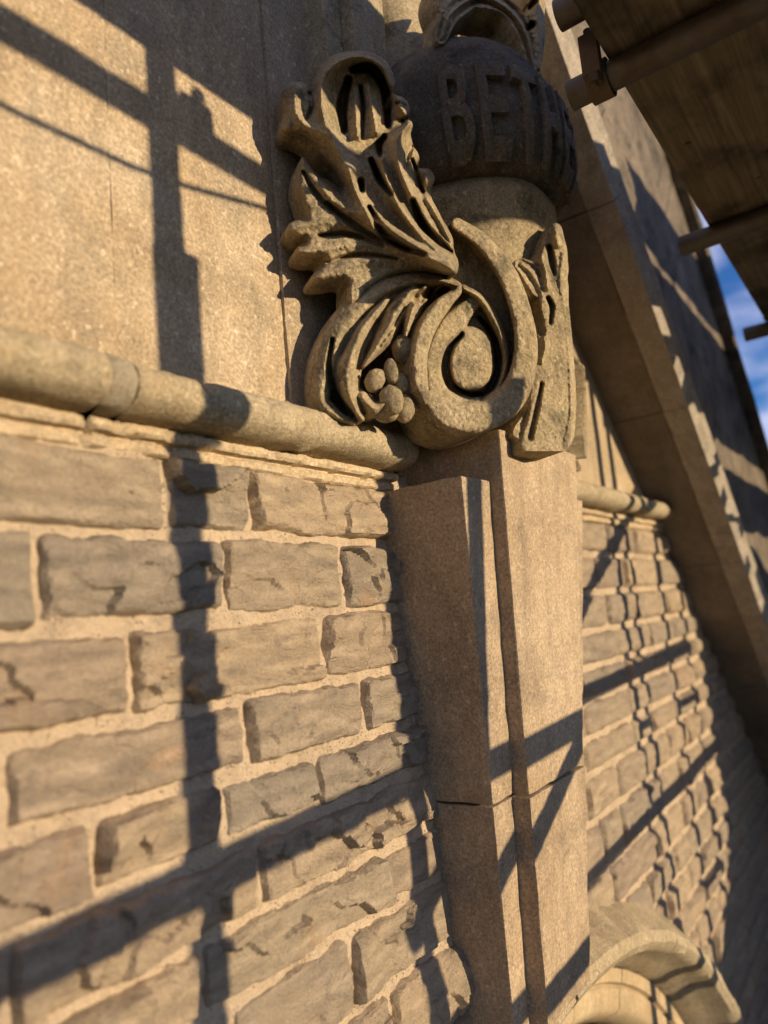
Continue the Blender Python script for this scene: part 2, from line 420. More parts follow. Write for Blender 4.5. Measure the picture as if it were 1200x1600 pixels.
sheet('mortar', 1.2, 4.9, -2.2, LEDGE_B+0.03, 0.022, M_MORTAR, wall, lambda x, z: mort_y(x, z)+0.004, lambda x, z: math.hypot(x-ARCH[0], z-ARCH[1]) < R_HOOD-0.05)
# body of the wall behind and beyond what the photograph shows
block('wall_core', boxc(-4.0, -0.25, 0.0, 0.5, GZ, 1.9), M_MORTAR, wall, 0)
block('wall_core', boxc(-0.25, 1.2, 0.035, 0.5, GZ, -1.15), M_MORTAR, wall, 0)

# ------------------------------------------------------------------ smooth ashlar panel over the ledge
panel = thing('ashlar_panel', 'smooth golden ashlar wall panel above the ledge beside the carving, crossed by scaffold shadows', 'wall panel', (0.3, 0.05, 0.26))
LT = float(P(306, 592, -0.045)[2])                            # top of ledge on the wall
def slab(parent, x0, x1, z0, z1, y, res, seed, mat, th=0.16, gap=0.0004):
    nu = max(3, int((x1-x0)/res)); nv = max(3, int((z1-z0)/res))
    V = []
    for j in range(nv):
        for i in range(nu):
            x = x0+gap+(x1-x0-2*gap)*i/(nu-1); z = z0+gap+(z1-z0-2*gap)*j/(nv-1)
            e = min(x-x0, x1-x, z-z0, z1-z)
            V.append((x, y-0.0018*fbm((x, seed, z), 9, 5, seed)-0.0008*fbm((x, seed, z), 60, 3, seed)+0.0012*max(0, 1-(e-gap)/0.004)**2, z))
    fc = grid_faces(nu, nv)
    ring = [i for i in range(nu)] + [j*nu+nu-1 for j in range(1, nv)] + [(nv-1)*nu+i for i in range(nu-2, -1, -1)] + [j*nu for j in range(nv-2, 0, -1)]
    b0 = len(V)
    for k in ring: V.append((V[k][0], y+th, V[k][2]))
    n = len(ring)
    for k in range(n): fc.append((ring[(k+1) % n], ring[k], b0+k, b0+(k+1) % n))
    return mesh_obj('ashlar_block', V, fc, mat, parent, auto=50)
xj = Xat(172, 330)
slab(panel, -0.25, xj, LT-0.06, 1.15, -0.004, 0.012, 1.0, M_PANEL)
slab(panel, xj, 0.775, LT-0.06, 1.15, -0.004, 0.010, 2.0, M_PANEL)
slab(panel, -0.25, 0.40, 1.15, 1.9, -0.004, 0.05, 3.0, M_PANEL)
slab(panel, 0.40, 0.775, 1.15, 1.9, -0.004, 0.05, 4.0, M_PANEL)
panel2 = thing('ashlar_panel', 'narrow smooth ashlar panel above the ledge, between pilaster and sloping gable', 'wall panel', (2.0, 0.05, 0.26))
slab(panel2, 1.66, 2.25, LT-0.06, 1.3, 0.0, 0.05, 5.0, M_PANEL)
slab(panel2, 2.25, 3.2, LT-0.06, 0.75, 0.0, 0.05, 6.0, M_PANEL)

# ------------------------------------------------------------------ moulded ledge (string course)
def ledge_profile(t):
    zb = LEDGE_B; zt = LT
    pts = []
    H = zt-zb
    zf2 = zb+0.030; zr0 = zb+0.034
    pts += [(0.02, zb), (-0.010, zb), (-0.014, zb+0.003), (-0.015, zb+0.012), (-0.011, zb+0.0145), (-0.011, zb+0.0165), (-0.022, zb+0.018), (-0.025, zb+0.022), (-0.0245, zb+0.029), (-0.020, zf2), (-0.018, zr0)]
    rc = (zt-zr0)/2; zc = zr0+rc
    for k in range(0, 19):
        a = -math.pi/2 + math.pi*k/18
        pts.append((-0.018-(t-0.018)*max(0, math.cos(a))**0.62, zc+rc*math.sin(a)))
    pts += [(-0.010, zt+0.004), (0.02, zt+0.006)]
    return pts
def ledge_block(parent, x0, x1, t, res, seed, mat, taper=0):
    pr = ledge_profile(t); n = len(pr); nx = max(3, int((x1-x0)/res))
    V = []; prof = pr
    for i in range(nx):
        x = x0+(x1-x0)*i/(nx-1)
        e = min(i, nx-1-i)*(x1-x0)/(nx-1)
        for k, (y, z) in enumerate(prof):
            s = 0.0045*fbm((x, y*2, z), 11, 5, seed) + 0.0018*fbm((x, y, z), 70, 3, seed)
            s -= 0.006*max(0.0, fbm((x, y, z), 19, 4, seed+11)-0.42)*4
            if k < 11: s *= 0.4
            dy = -s if y < 0 else 0
            if k < 11 and fbm((x, 0.2, z), 26, 4, seed+5) > 0.33: dy += 0.005
            V.append((x, y+dy+(0.003 if e < 0.002 else 0)*(y < 0), z+s*0.5))
    fc = []
    for i in range(nx-1):
        for k in range(n-1):
            a = i*n+k; fc.append((a, a+1, a+1+n, a+n))
    fc.append(tuple(range(n))); fc.append(tuple((nx-1)*n+k for k in range(n-1, -1, -1)))
    o = mesh_obj('ledge_block', V, fc, mat, parent, auto=38)
    o.data.materials.append(M_FILLET)
    idx = [0]*len(fc); q = 0
    for i in range(nx-1):
        for k in range(n-1):
            if k < 10: idx[q] = 1
            q += 1
    o.data.polygons.foreach_set('material_index', idx); o.data.update()
    return o
TL = 0.074
ledge = thing('moulded_ledge', 'rounded stone ledge with thin fillets beneath, ending against the tapered pilaster', 'ledge', (0.4, 0.0, LEDGE_B))
xa = Xat(112, 590)
ledge_block(ledge, -0.25, xa, TL, 0.008, 1.0, M_LEDGE)
M_PATCH = sandstone('cement_patch', (0.33, 0.275, 0.185), (0.38, 0.315, 0.21), (0.42, 0.35, 0.24), 0.9, (0.2, 0.18, 0.13), 0.3, 0.2, 20)
ledge_block(ledge, xa+0.0008, xa+0.034, TL-0.004, 0.004, 7.0, M_PATCH).name = 'cement_joint'
ledge_block(ledge, xa+0.0345, 1.012, TL-0.002, 0.006, 2.0, M_LEDGE)
ledge2 = thing('moulded_ledge', 'rounded stone ledge with fillets, stopping at the sloping gable beyond the pilaster', 'ledge', (2.2, 0.0, LEDGE_B))
ledge_block(ledge2, 1.40, 2.12, TL, 0.03, 3.0, M_LEDGE)
ledge_block(ledge2, 2.123, 2.72, TL, 0.03, 4.0, M_LEDGE)

# ------------------------------------------------------------------ tapered pilaster
pil = thing('tapered_pilaster', 'plain stone pilaster tapering downward, with raised central shaft, under the carved bracket', 'pilaster', (1.224, -0.08, -0.66))
PC = 1.224
def pw(z): return 0.2525 + (0.147-0.2525)*(0.2-z)/0.83        # half width of the wide back slab
def pd(z): return 0.165 + (0.098-0.165)*(0.2-z)/0.83          # its projection
def sw(z): return 0.163 + (0.092-0.163)*(0.24-z)/0.87         # half width of the shaft
def sdp(z): return 0.192 + (0.128-0.192)*(0.24-z)/0.87
ZJ = -0.30; ZB = -0.66; ZS = 0.203; ZT = 0.283
for (za, zb) in ((ZJ+0.002, ZS), (ZB, ZJ-0.002)):
    k = 1.0 if za > -0.5 else 0.985
    for s in (-1, 1):
        def xo(z): return PC+s*pw(z)*k
        def xi(z): return PC+s*(sw(z)-0.02)
        c = [(xo(za), 0.05, za), (xo(za), -pd(za)*k, za), (xi(za), -pd(za)*k, za), (xi(za), 0.05, za),
             (xo(zb), 0.05, zb), (xo(zb), -pd(zb)*k, zb), (xi(zb), -pd(zb)*k, zb), (xi(zb), 0.05, zb)]
        block('side_slab', c, M_PIER, pil, 0.0035, 14, 0.0016, 3.1*s+za, 30)
for (za, zb, k) in ((ZJ+0.002, ZT, 1.0), (ZB, ZJ-0.002, 1.012)):
    xs = [PC-sw(za)*k, PC+sw(za)*k, PC-sw(zb)*k, PC+sw(zb)*k]
    c = [(xs[0], 0.05, za), (xs[1], 0.05, za), (xs[1], -sdp(za)*k, za), (xs[0], -sdp(za)*k, za),
         (xs[2], 0.05, zb), (xs[3], 0.05, zb), (xs[3], -sdp(zb)*k, zb), (xs[2], -sdp(zb)*k, zb)]
    block('shaft_block', c, M_PIER, pil, 0.004, 16, 0.002, 8.3+za, 26)

# ------------------------------------------------------------------ carved bracket
br = thing('carved_bracket', 'carved scroll and acanthus bracket with a swelling lettered cushion, on top of the tapered pilaster', 'carving', (PC, -0.1, ZT))
# back plate
slab(br, 0.775, 1.66, LT-0.02, 1.9, -0.009, 0.02, 9.0, M_PANEL, 0.17); bpy.context.view_layer.update()
br.children[0].name = 'back_plate'
A2 = np.array([0.80, -0.035]); B2 = np.array([1.10, -0.205])
class Guide:
    def __init__(s, a, b):
        s.a = np.array([a[0], a[1], 0.0]); t = nrm([b[0]-a[0], b[1]-a[1], 0]); s.n = np.array([t[1], -t[0], 0.0])
        if s.n[1] > 0: s.n = -s.n
    def at(s, px, py, h=0.0):
        d = ray(px, py); k = ((s.a-CAM) @ s.n + h) / (d @ s.n)
        return CAM + d*k[..., None]
G1 = Guide(A2, B2)
G2 = Guide((1.075, -0.20), (1.215, -0.272))
def spline(pts, n=14):
    pts = np.array(pts, float)
    if len(pts) < 3: return pts
    q = np.vstack([2*pts[0]-pts[1], pts, 2*pts[-1]-pts[-2]]); out = []
    for i in range(1, len(q)-2):
        for t in np.linspace(0, 1, n, endpoint=False):
            a, b, c, d = q[i-1], q[i], q[i+1], q[i+2]
            out.append(0.5*((2*b)+(c-a)*t+(2*a-5*b+4*c-d)*t*t+(3*b-a-3*c+d)*t**3))
    out.append(pts[-1]); return np.array(out)
def pdist(X, Y, line):
    best = np.full(X.shape, 1e9); par = np.zeros(X.shape); sid = np.zeros(X.shape); n = len(line)-1
    for i in range(n):
        a, b = line[i], line[i+1]; d = b-a; L2 = max(d@d, 1e-9)
        t = np.clip(((X-a[0])*d[0]+(Y-a[1])*d[1])/L2, 0, 1)
        dx, dy = X-(a[0]+t*d[0]), Y-(a[1]+t*d[1]); q = np.hypot(dx, dy)
        m = q < best
        best[m] = q[m]; par[m] = ((i+t)/n)[m]; sid[m] = np.sign(d[0]*dy-d[1]*dx)[m]
    return best, par, sid
class Relief:
    def __init__(s, x0, y0, x1, y1, step=1.6):
        s.X, s.Y = np.meshgrid(np.arange(x0, x1, step), np.arange(y0, y1, step)); s.h = np.full(s.X.shape, -9.0)
    def stroke(s, pts, w, H, sec='round', mode='max'):
        ln = spline(pts); d, t, sd = pdist(s.X, s.Y, ln)
        W = np.interp(t, np.linspace(0, 1, len(w)), w); HH = np.interp(t, np.linspace(0, 1, len(H)), H) if hasattr(H, '__len__') else np.full(t.shape, H)
        r = d/np.maximum(W, .5); ins = r < 1; r = np.minimum(r, 1)
        if sec == 'round': pr = 0.55*np.sqrt(1-r*r)+0.45*(1-r**1.25)
        elif sec == 'flat': pr = (1-r**5)**0.5*0.35+0.65
        elif sec == 'gouge': pr = 0.55+0.45*r**2*(1-r**14)
        elif sec == 'ridge': pr = 0.45+0.55*(1-r)
        elif sec == 'leaf': pr = 0.52+0.34*np.exp(-(r/0.16)**2)+0.26*r**3*(1-r**16)-0.16*np.exp(-((r-0.48)/0.075)**2)
        v = HH*pr
        if mode == 'max': s.h = np.where(ins, np.maximum(s.h, v), s.h)
        elif mode == 'set': s.h = np.where(ins, v, s.h)
        elif mode == 'cut': s.h = np.where(ins & (s.h > -8), s.h-HH*(1-r*r)**0.6, s.h)
        return s
    def mass(s, pts, H, wd, seed=1.0):
        pts = spline(pts+[pts[0]], 6); n = len(pts)
        pts = np.array([[p[0]+2.2*mnoise.noise((p[0]*.06, p[1]*.06, seed)), p[1]+2.2*mnoise.noise((p[0]*.06, p[1]*.06, seed+9))] for p in pts]); pts[-1] = pts[0]
        ins = np.zeros(s.X.shape, bool)
        for i in range(n):
            a, b = pts[i-1], pts[i]
            ins ^= ((a[1] > s.Y) != (b[1] > s.Y)) & (s.X < (b[0]-a[0])*(s.Y-a[1])/((b[1]-a[1]) if abs(b[1]-a[1]) > 1e-9 else 1e-9)+a[0])
        d, _, _ = pdist(s.X, s.Y, pts); q = np.clip(d/wd, 0, 1)
        s.h = np.where(ins, np.maximum(s.h, H*(1-(1-q)**2.2)), s.h); return s
    def ridge(s, pts, w, H):
        d, t, sd = pdist(s.X, s.Y, spline(pts))
        W = np.interp(t, np.linspace(0, 1, len(w)), w); HH = np.interp(t, np.linspace(0, 1, len(H)), H)
        r = d/W; s.h = np.where(s.h > -8, s.h+HH*(0.6*np.exp(-(1.5*r)**2)+0.4*np.exp(-(3.2*np.abs(r))**1.2)), s.h); return s
    def poly(s, pts, H):
        pts = spline(pts+[pts[0]], 8); ins = np.zeros(s.X.shape, bool); n = len(pts)
        for i in range(n):
            a, b = pts[i-1], pts[i]
            c = ((a[1] > s.Y) != (b[1] > s.Y)) & (s.X < (b[0]-a[0])*(s.Y-a[1])/((b[1]-a[1]) if abs(b[1]-a[1]) > 1e-9 else 1e-9)+a[0]); ins ^= c
        s.h = np.where(ins, np.maximum(s.h, H), s.h); return s
    def smooth(s, k=1):
        k = 1
        m = s.h > -8
        for _ in range(k):
            hh = np.where(m, s.h, 0); cnt = m.astype(float); acc = hh.copy(); c = cnt.copy()
            for ax, sh in ((0, 1), (0, -1), (1, 1), (1, -1)):
                acc += np.roll(hh, sh, ax); c += np.roll(cnt, sh, ax)
            s.h = np.where(m, acc/np.maximum(c, 1), s.h)
        return s
    def build(s, name, G, mat, parent, base=0.0, back=-0.06, rough=0.0016, seed=1.0, mirror=False):
        m = s.h > -8; ny, nx = s.X.shape
        cell = m[:-1, :-1] & m[1:, :-1] & m[:-1, 1:] & m[1:, 1:]
        us = np.zeros_like(m); us[:-1, :-1] |= cell; us[1:, :-1] |= cell; us[:-1, 1:] |= cell; us[1:, 1:] |= cell
        jj, ii = np.nonzero(us); idx = -np.ones((ny, nx), int); idx[jj, ii] = np.arange(len(jj))
        qx = s.X[jj, ii].copy(); qy = s.Y[jj, ii].copy(); hh = s.h[jj, ii]+base
        fc = []; edges = {}
        for j, i in zip(*np.nonzero(cell)):
            q = (int(idx[j, i]), int(idx[j+1, i]), int(idx[j+1, i+1]), int(idx[j, i+1])); fc.append(q)
            for k in range(4):
                e = (q[k], q[(k+1) % 4])
                if (e[1], e[0]) in edges: del edges[(e[1], e[0])]
                else: edges[e] = 1
        ea = np.array(list(edges)); 
        for _ in range(14):                    # smooth the outline
            ax = np.zeros(len(qx)); ay = np.zeros(len(qx)); ah = np.zeros(len(qx)); c = np.zeros(len(qx))
            for p, q in ((0, 1), (1, 0)):
                np.add.at(ax, ea[:, p], qx[ea[:, q]]); np.add.at(ay, ea[:, p], qy[ea[:, q]]); np.add.at(c, ea[:, p], 1); np.add.at(ah, ea[:, p], hh[ea[:, q]])
            b = c > 0
            qx[b] = 0.4*qx[b]+0.6*ax[b]/c[b]; qy[b] = 0.4*qy[b]+0.6*ay[b]/c[b]; hh[b] = 0.4*hh[b]+0.6*ah[b]/c[b]
        B0 = G.at(qx, qy)
        hh = hh + np.where(b, 0.25, 1.0)*np.array([rough*0.45*fbm(p, 26, 4, seed)+rough*0.75*fbm(p, 130, 3, seed+4) for p in B0])
        V = list(G.at(qx, qy, hh)); inv = {}
        def bv(k):
            if k not in inv:
                inv[k] = len(V); V.append(V[k]-G.n*(hh[k]-back)*np.array([1, 1, 1]))
            return inv[k]
        for a, b in list(edges): fc.append((b, a, bv(a), bv(b)))
        V = np.array(V)
        o = mesh_obj(name, V, fc, mat, parent, auto=42)
        if mirror:
            W = V.copy(); W[:, 0] = 2*PC-W[:, 0]
            mesh_obj(name, W, [f[::-1] for f in fc], mat, parent, auto=42)
        return o
# --- acanthus leaf
R = Relief(430, 60, 730, 490)
R.mass([(715, 430), (682, 432), (648, 428), (612, 436), (582, 452), (562, 474), (546, 480), (538, 460), (541, 440), (520, 441), (500, 444), (485, 437), (490, 424), (506, 406), (482, 404), (460, 397), (465, 385), (476, 374), (460, 373), (447, 361), (451, 348), (464, 342), (478, 338), (469, 316), (462, 288), (464, 262), (472, 242), (484, 256), (500, 274), (518, 284), (532, 294), (524, 274), (505, 250), (490, 228), (470, 212), (445, 208), (438, 194), (444, 178), (439, 150), (446, 132), (462, 126), (480, 131), (487, 146), (491, 124), (500, 100), (520, 86), (550, 78), (585, 82), (607, 98), (618, 124), (616, 146), (628, 150), (641, 162), (641, 180), (630, 190), (640, 185), (648, 196), (641, 210), (648, 228), (657, 246), (656, 262), (672, 262), (681, 280), (673, 302), (690, 336), (708, 368), (709, 386), (717, 410)], 0.030, 13)
R.ridge([(712, 427), (660, 412), (600, 404), (550, 412), (495, 436)], [18, 20, 20, 16, 10], [0.016, 0.012, 0.010, 0.008, 0.004])
R.ridge([(710, 424), (660, 402), (600, 384), (540, 384), (468, 396)], [16, 18, 20, 18, 10], [0.02, 0.016, 0.012, 0.010, 0.006])
R.ridge([(706, 418), (640, 388), (580, 362), (525, 348), (456, 354)], [16, 18, 20, 18, 12], [0.024, 0.02, 0.016, 0.012, 0.008])
R.ridge([(704, 415), (640, 375), (575, 340), (520, 312), (476, 252)], [16, 18, 18, 18, 10], [0.028, 0.028, 0.026, 0.018, 0.008])
R.ridge([(708, 422), (660, 396), (610, 364), (574, 330), (555, 296), (546, 265)], [15, 17, 18, 20, 20, 18], [0.036, 0.042, 0.044, 0.042, 0.038, 0.034])
R.ridge([(702, 406), (660, 370), (626, 326), (606, 284), (596, 250)], [13, 15, 16, 15, 13], [0.04, 0.046, 0.046, 0.042, 0.034])
R.ridge([(705, 398), (682, 370), (654, 325), (634, 285), (621, 246), (622, 216), (639, 193)], [11, 13, 16, 19, 20, 17, 10], [0.036, 0.042, 0.05, 0.056, 0.06, 0.062, 0.06])
R.ridge([(545, 265), (526, 230), (508, 190), (502, 140), (520, 103), (558, 88), (594, 100), (610, 130), (622, 156), (632, 176)], [20, 22, 24, 24, 20, 16, 14, 13, 13, 13], [0.032, 0.036, 0.038, 0.038, 0.04, 0.042, 0.042, 0.04, 0.038, 0.038])
R.ridge([(462, 138), (462, 170), (474, 192), (504, 208)], [16, 20, 20, 18], [0.016, 0.02, 0.02, 0.016])
R.ridge([(588, 205), (582, 170), (574, 130)], [12, 12, 10], [0.026, 0.024, 0.012])
R.ridge([(558, 212), (556, 175), (556, 140)], [10, 10, 9], [0.022, 0.02, 0.010])
R.ridge([(664, 268), (666, 284)], [12, 12], [0.03, 0.03])
R.ridge([(710, 386), (690, 348), (668, 310)], [9, 11, 10], [0.03, 0.034, 0.03])
for pts, w_, d_ in (([(576, 324), (598, 360), (630, 383), (664, 398)], [4, 9, 8, 4], 0.050), ([(645, 312), (660, 348), (684, 376), (704, 394)], [4, 8, 7, 4], 0.046), ([(580, 250), (594, 280), (612, 304)], [4, 7, 3], 0.044),
                    ([(563, 283), (565, 297)], [6, 5], 0.045), ([(512, 316), (545, 346), (590, 372), (640, 392)], [3, 6, 5, 3], 0.022), ([(498, 368), (545, 366), (600, 384)], [3, 5, 3], 0.016), ([(512, 410), (560, 398), (620, 404)], [3, 5, 3], 0.014),
                    ([(538, 204), (534, 165), (544, 124)], [6, 9, 6], 0.050), ([(552, 108), (578, 106), (598, 130), (604, 160), (606, 196)], [6, 9, 8, 7, 5], 0.052), ([(566, 215), (567, 170), (563, 135)], [2, 4, 3], 0.022),
                    ([(600, 214), (592, 226), (594, 244)], [5, 7, 4], 0.036), ([(484, 146), (488, 166), (480, 186)], [4, 5, 3], 0.02), ([(644, 250), (650, 270), (660, 300)], [3, 5, 3], 0.03), ([(655, 210), (640, 235), (634, 262)], [2, 5, 3], 0.024), ([(474, 268), (492, 300), (520, 330)], [3, 5, 3], 0.014), ([(622, 160), (632, 166)], [4, 4], 0.02)):
    R.stroke(pts, w_, d_, 'round', 'cut')
R.h = np.where(R.h > -8, np.maximum(R.h, -0.012), R.h)
R.smooth(1).build('acanthus_leaf', G1, M_CARVE, br, 0.016, -0.018, 0.0026, 2.0)
# --- C scroll with hanging leaflets
R = Relief(476, 420, 732, 672)
R.stroke([(716, 446), (684, 438), (645, 440), (592, 458), (545, 502), (514, 560), (502, 612), (506, 640)], [7, 13, 22, 27, 27, 24, 17, 11], [0.05, 0.052, 0.05, 0.046, 0.042, 0.036, 0.03, 0.026], 'round')
R.stroke([(506, 634), (530, 652), (552, 660)], [14, 9, 7], 0.03, 'round')
R.stroke([(602, 468), (566, 516), (546, 566), (544, 606), (556, 640), (566, 655)], [10, 20, 23, 20, 13, 6], [0.056, 0.06, 0.06, 0.056, 0.05, 0.045], 'round')
R.stroke([(644, 452), (618, 490), (600, 526), (568, 572)], [16, 20, 18, 4], [0.06, 0.068, 0.068, 0.055], 'round')
R.stroke([(664, 452), (644, 485), (634, 524)], [12, 16, 6], [0.06, 0.07, 0.06], 'round')
R.stroke([(716, 456), (692, 476), (668, 512), (656, 556), (658, 600), (668, 628)], [7, 14, 15, 13, 12, 7], [0.06, 0.064, 0.066, 0.064, 0.06, 0.055], 'flat')
R.stroke([(566, 620), (584, 638), (610, 626)], [12, 16, 4], [0.05, 0.056, 0.05], 'round')
R.stroke([(520, 530), (514, 572), (522, 612), (552, 650)], [3, 5, 6, 4], 0.03, 'round', 'cut')
R.stroke([(652, 466), (672, 456), (696, 452)], [9, 10, 5], 0.05, 'round', 'cut')
for pts, w_, d_ in (([(690, 444), (645, 448), (600, 466), (562, 505), (532, 556)], [2, 4, 4, 4, 2], 0.012), ([(590, 500), (566, 545), (558, 590)], [2, 4, 2], 0.012), ([(632, 480), (614, 510), (592, 542)], [2, 4, 2], 0.014), ([(660, 470), (648, 494)], [2, 3], 0.012)):
    R.stroke(pts, w_, d_, 'round', 'cut')
curl = R.smooth(1).build('curled_leaf', G1, M_CARVE, br, 0.006, -0.030, 0.0022, 5.0, True)
# --- fruit
def ellipsoid(name, px, py, rx, ry, h, mat, parent, ang=0.0, seed=0):
    c = G1.at(np.array(float(px)), np.array(float(py)), h)
    sc = np.linalg.norm(c-CAM)/F*0.97
    ex = nrm(RIGHT); ey = -DOWN
    u = ex*math.cos(ang)+ey*math.sin(ang); v = -ex*math.sin(ang)+ey*math.cos(ang); n = -FWD
    V = []; nu, nv = 28, 18
    for j in range(nv+1):
        b = -math.pi/2+math.pi*j/nv
        for i in range(nu):
            a = 2*math.pi*i/nu
            p = c + u*rx*sc*math.cos(b)*math.cos(a) + v*ry*sc*math.sin(b) + n*rx*sc*math.cos(b)*math.sin(a)
            V.append(p + (p-c)*(0.12*fbm(p, 40, 3, seed)+0.07*fbm(p, 150, 3, seed)))
    fc = [(j*nu+i, j*nu+(i+1) % nu, (j+1)*nu+(i+1) % nu, (j+1)*nu+i) for j in range(nv) for i in range(nu)]
    return mesh_obj(name, V, fc, mat, parent, auto=80)
for k, (x, y, rx, ry, h, a) in enumerate([(630, 548, 17, 24, 0.035, 0.2), (586, 594, 15, 20, 0.04, -0.5), (611, 580, 11, 20, 0.045, 0.1), (626, 600, 13, 18, 0.035, 0.5), (612, 625, 19, 25, 0.05, 0.2), (632, 640, 16, 22, 0.035, 0), (604, 645, 20, 16, 0.03, 0), (648, 612, 10, 22, 0.02, 0)]):
    ellipsoid('fruit', x, y, rx, ry, h, M_CARVE, curl, a, k*3.3)
# --- volute
R = Relief(650, 330, 862, 692)
R.poly([(705, 345), (770, 385), (815, 470), (830, 560), (805, 640), (740, 665), (690, 655), (660, 600), (668, 530), (700, 480), (700, 420)], 0.004)
R.stroke([(742, 470), (706, 510), (686, 560), (690, 606), (716, 632), (750, 640), (790, 618)], [12, 20, 22, 20, 20, 20, 16], [0.03, 0.03, 0.028, 0.03, 0.036, 0.044, 0.05], 'flat')
R.stroke([(724, 450), (752, 468), (778, 512), (790, 556), (784, 594), (764, 624)], [6, 8, 8, 7, 6, 4], [0.045, 0.048, 0.05, 0.046, 0.04, 0.034], 'ridge')
R.stroke([(714, 350), (752, 376), (790, 424), (812, 480), (822, 540), (812, 598), (784, 636), (740, 652), (700, 646), (672, 622)], [11, 13, 16, 17, 19, 22, 25, 26, 22, 13], [0.05, 0.056, 0.062, 0.066, 0.068, 0.066, 0.06, 0.056, 0.05, 0.042], 'flat')
R.stroke([(734, 545), (736, 575)], [35, 36], [0.036, 0.040], 'flat')
R.stroke([(722, 522), (703, 545), (697, 575), (706, 603), (730, 617), (752, 616)], [3, 6, 8, 8, 6, 3], 0.036, 'round', 'cut')
R.stroke([(748, 496), (770, 524), (778, 562), (770, 600), (752, 622)], [3, 4, 5, 6, 4], 0.032, 'round', 'cut')
R.smooth(2).build('volute', G1, M_CARVE, br, 0.0, -0.06, 0.0019, 8.0)
# --- bracket core (plan: half ellipse, varying with height)
def ring_solid(name, prof, mat, parent, nphi=56, rough=0.002, seed=1.0, cx=PC, power=2.3, a0=0.0, a1=math.pi, cy=0.0):
    """prof: list of (z, half width in X, projection in -Y)"""
    V = []; n = nphi
    for (z, a, b) in prof:
        for k in range(n):
            t = a0+(a1-a0)*k/(n-1)
            c, s = math.cos(t), math.sin(t)
            rr = (abs(c)**power+abs(s)**power)**(-1/power)
            p = np.array([cx-a*c*rr, cy-b*s*rr, z])
            q = fbm(p, 22, 4, seed)*rough+fbm(p, 80, 3, seed)*rough*.5
            V.append(p+np.array([-c, -s, 0])*q)
    fc = []
    for j in range(len(prof)-1):
        for k in range(n-1):
            a = j*n+k; fc.append((a, a+1, a+1+n, a+n))
    fc.append(tuple(range(n-1, -1, -1))); fc.append(tuple((len(prof)-1)*n+k for k in range(n)))
    for j in range(len(prof)-1): fc.append((j*n, (j+1)*n, (j+1)*n+n-1, j*n+n-1))
    return mesh_obj(name, V, fc, mat, parent, auto=60)
def lerp_prof(keys, n):
    k = np.array(keys, float); z = np.linspace(k[0, 0], k[-1, 0], n)
    sp = spline(k, 20); o = np.argsort(sp[:, 0]); sp = sp[o]
    return [(zz, float(np.interp(zz, sp[:, 0], sp[:, 1])), float(np.interp(zz, sp[:, 0], sp[:, 2]))) for zz in z]
ring_solid('bracket_core', lerp_prof([(ZT, 0.163, 0.20), (0.33, 0.165, 0.235), (0.40, 0.16, 0.245), (0.48, 0.155, 0.235), (0.56, 0.155, 0.225), (0.62, 0.165, 0.235), (0.68, 0.18, 0.255), (0.72, 0.185, 0.265), (0.755, 0.165, 0.25)], 80), M_CARVE, br, 72, 0.002, 4.0, power=2.25)
R = Relief(786, 340, 908, 706)
R.poly([(836, 425), (866, 360), (886, 384), (888, 450), (884, 520), (892, 580), (900, 640), (892, 696), (845, 690), (800, 678), (834, 620), (846, 560), (840, 500)], 0.006)
R.stroke([(866, 372), (866, 430), (866, 500), (864, 570), (860, 640), (852, 692)], [14, 22, 24, 28, 34, 38], [0.010, 0.018, 0.018, 0.018, 0.02, 0.014], 'flat')
R.stroke([(880, 398), (876, 440), (884, 500), (890, 580), (892, 640), (884, 688)], [8, 10, 8, 9, 9, 8], [0.02, 0.024, 0.018, 0.02, 0.022, 0.018], 'round')
R.stroke([(868, 358), (872, 380)], [11, 12], 0.028, 'round')
R.stroke([(814, 412), (832, 428), (848, 462), (850, 500)], [11, 18, 14, 8], [0.022, 0.026, 0.022, 0.016], 'leaf')
R.stroke([(846, 400), (852, 420), (856, 450)], [9, 10, 9], 0.03, 'ridge')
R.stroke([(846, 512), (852, 540), (846, 566)], [8, 10, 5], 0.03, 'ridge')
R.stroke([(842, 392), (838, 404)], [5, 6], 0.022, 'round', 'cut')
R.stroke([(858, 386), (862, 410), (866, 428)], [5, 7, 3], 0.024, 'round', 'cut')
R.stroke([(836, 470), (840, 500), (846, 520)], [6, 9, 7], 0.026, 'round', 'cut')
R.stroke([(856, 466), (862, 480), (860, 505)], [4, 5, 3], 0.02, 'round', 'cut')
R.stroke([(846, 600), (838, 640), (828, 684)], [3, 5, 5], 0.016, 'round', 'cut')
R.smooth(1).build('front_leaf', G2, M_CARVE, br, 0.0, -0.06, 0.0019, 12.0)
